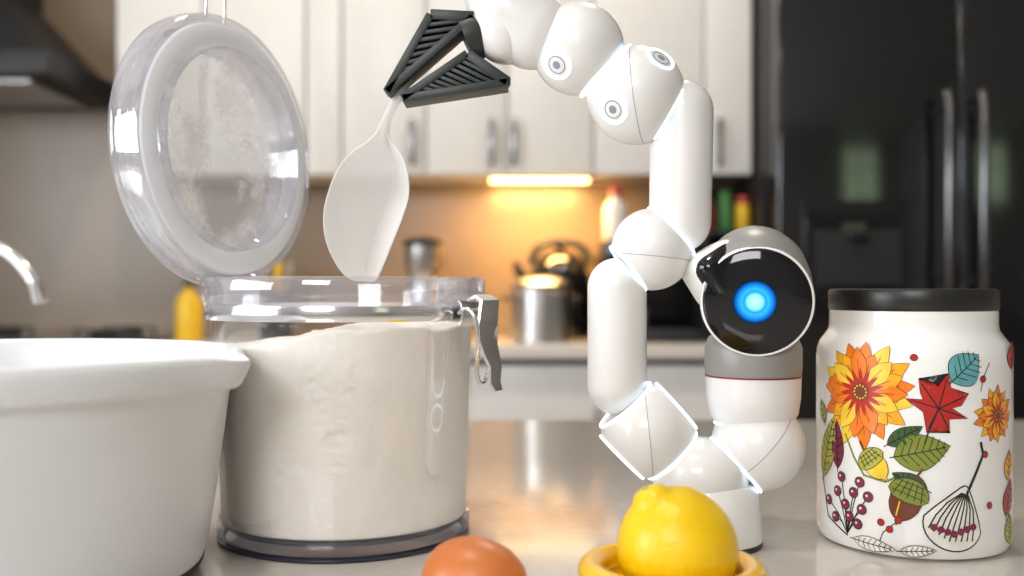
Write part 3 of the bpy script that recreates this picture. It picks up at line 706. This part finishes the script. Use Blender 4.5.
# ---------------------------------------------------------------- lemon, dish, egg
DX, DY = .0805, .505
dish = emp('lemon_squeezer_dish', (DX, DY, 0))
pr = [(0, 0), (.030, 0), (.032, .002), (.037, .010), (.0425, .016)]
for i in range(13):
    t = math.radians(-60+i*20); pr.append((.0408+.0066*math.cos(t), .0225+.0066*math.sin(t)))
pr += [(.033, .016), (.027, .009), (.018, .006), (0, .005)]
lathe('dish_body', pr, M['dish'], (DX, DY, 0), dish, 128)
torus('dish_inner_ring', (DX, DY, .0195), (0, 0, 1), .0345, .0012, M['dish'], dish)
lem = emp('lemon', (DX+.0025, DY, .037))
pr = []
for i in range(41):
    t = math.pi*i/40; z = -math.cos(t)*.0300; r = .0300*math.sin(t)**.92
    pr.append((r, z))
body = [(r, z) for r, z in pr if z < .0265] + [(.0122, .0276), (.0102, .0292), (.0088, .0312), (.0070, .0330), (.004, .0341), (0, .0344)]
body[0] = (0, body[0][1])
bm = lathe_bm(body, 96)
for v in bm.verts:
    n = noise.noise(v.co*45)*.0009; v.co += v.co.normalized()*n
LC = (DX+.0030, DY, .0356)
bm.transform(align((-.48, -.12, .87), LC))
finish('lemon_fruit', bm, M['lemon'], lem)
lathe('lemon_stem_scar', [(0, .0339), (.0020, .0339), (.0015, .0351), (0, .0353)], M['lemon_nub'], LC, lem, 20, axis=(-.48, -.12, .87))
bm = bmesh.new(); bmesh.ops.create_uvsphere(bm, u_segments=64, v_segments=48, radius=1)
for v in bm.verts:
    z = v.co.z; k = 1-.10*z
    v.co = Vector((v.co.x*.0212*k, v.co.y*.0212*k, z*.0268))
bm.transform(align((.93, -.30, .03), (-.0185, .495, .0214)))
finish('egg', bm, M['egg'])

# ---------------------------------------------------------------- lights
def area(name, loc, target, sx, sy, power, col=(1, 1, 1)):
    l = bpy.data.lights.new(name, 'AREA'); l.shape = 'RECTANGLE'; l.size = sx; l.size_y = sy; l.energy = power; l.color = col
    o = bpy.data.objects.new(name, l); scene.collection.objects.link(o); o.location = loc
    d = Vector(target)-Vector(loc); o.rotation_euler = d.to_track_quat('-Z', 'Y').to_euler(); return o
area('window_daylight', (X0+.06, -0.5, .70), (0, .3, .1), 2.3, 1.2, 84, (.95, .97, 1))
area('front_fill', (-.9, -2.6, 1.5), (0.1, .9, .1), 1.3, .8, 46, (.99, .98, 1))  # added fill from the camera side, no window behind it
area('under_cabinet_lamp', (.09, 3.27, .508), (.09, 3.38, 0), .32, .04, 10, (1, .55, .17))
for k, (a, b) in enumerate([(-.9, 2.3), (.5, 2.2), (-.3, .3)]):
    e = emp('ceiling_downlight' if k == 0 else f'ceiling_downlight.{k:03d}', (a, b, ZC))
    torus('trim_ring', (a, b, ZC-.003), (0, 0, 1), .05, .006, M['ceil'], e)
    lathe('lamp_disc', [(0, 0), (.045, 0)], emit(f'lamp_{k}', (1, .9, .75), 6), (a, b, ZC-.004), e, 32)
    area(f'downlight_{k}', (a, b, ZC-.02), (a, b+(.3 if k < 2 else .2), 0), .12, .12, 15 if k < 2 else 10, (1, .92, .81))
w = bpy.data.worlds.new('World'); scene.world = w; w.use_nodes = True
nt = w.node_tree; sky = nt.nodes.new('ShaderNodeTexSky'); sky.sky_type = 'HOSEK_WILKIE'
sky.turbidity = 5; bgd = nt.nodes['Background']; nt.links.new(sky.outputs[0], bgd.inputs[0]); bgd.inputs[1].default_value = .9

cam = bpy.data.cameras.new('Camera'); co = bpy.data.objects.new('Camera', cam); scene.collection.objects.link(co)
co.location = (0, 0, .166); co.rotation_euler = (math.pi/2, 0, 0)
cam.sensor_width = 36; cam.lens = 35.16; cam.clip_start = .01
cam.dof.use_dof = True; cam.dof.focus_distance = .63; cam.dof.aperture_fstop = 4.2
scene.camera = co
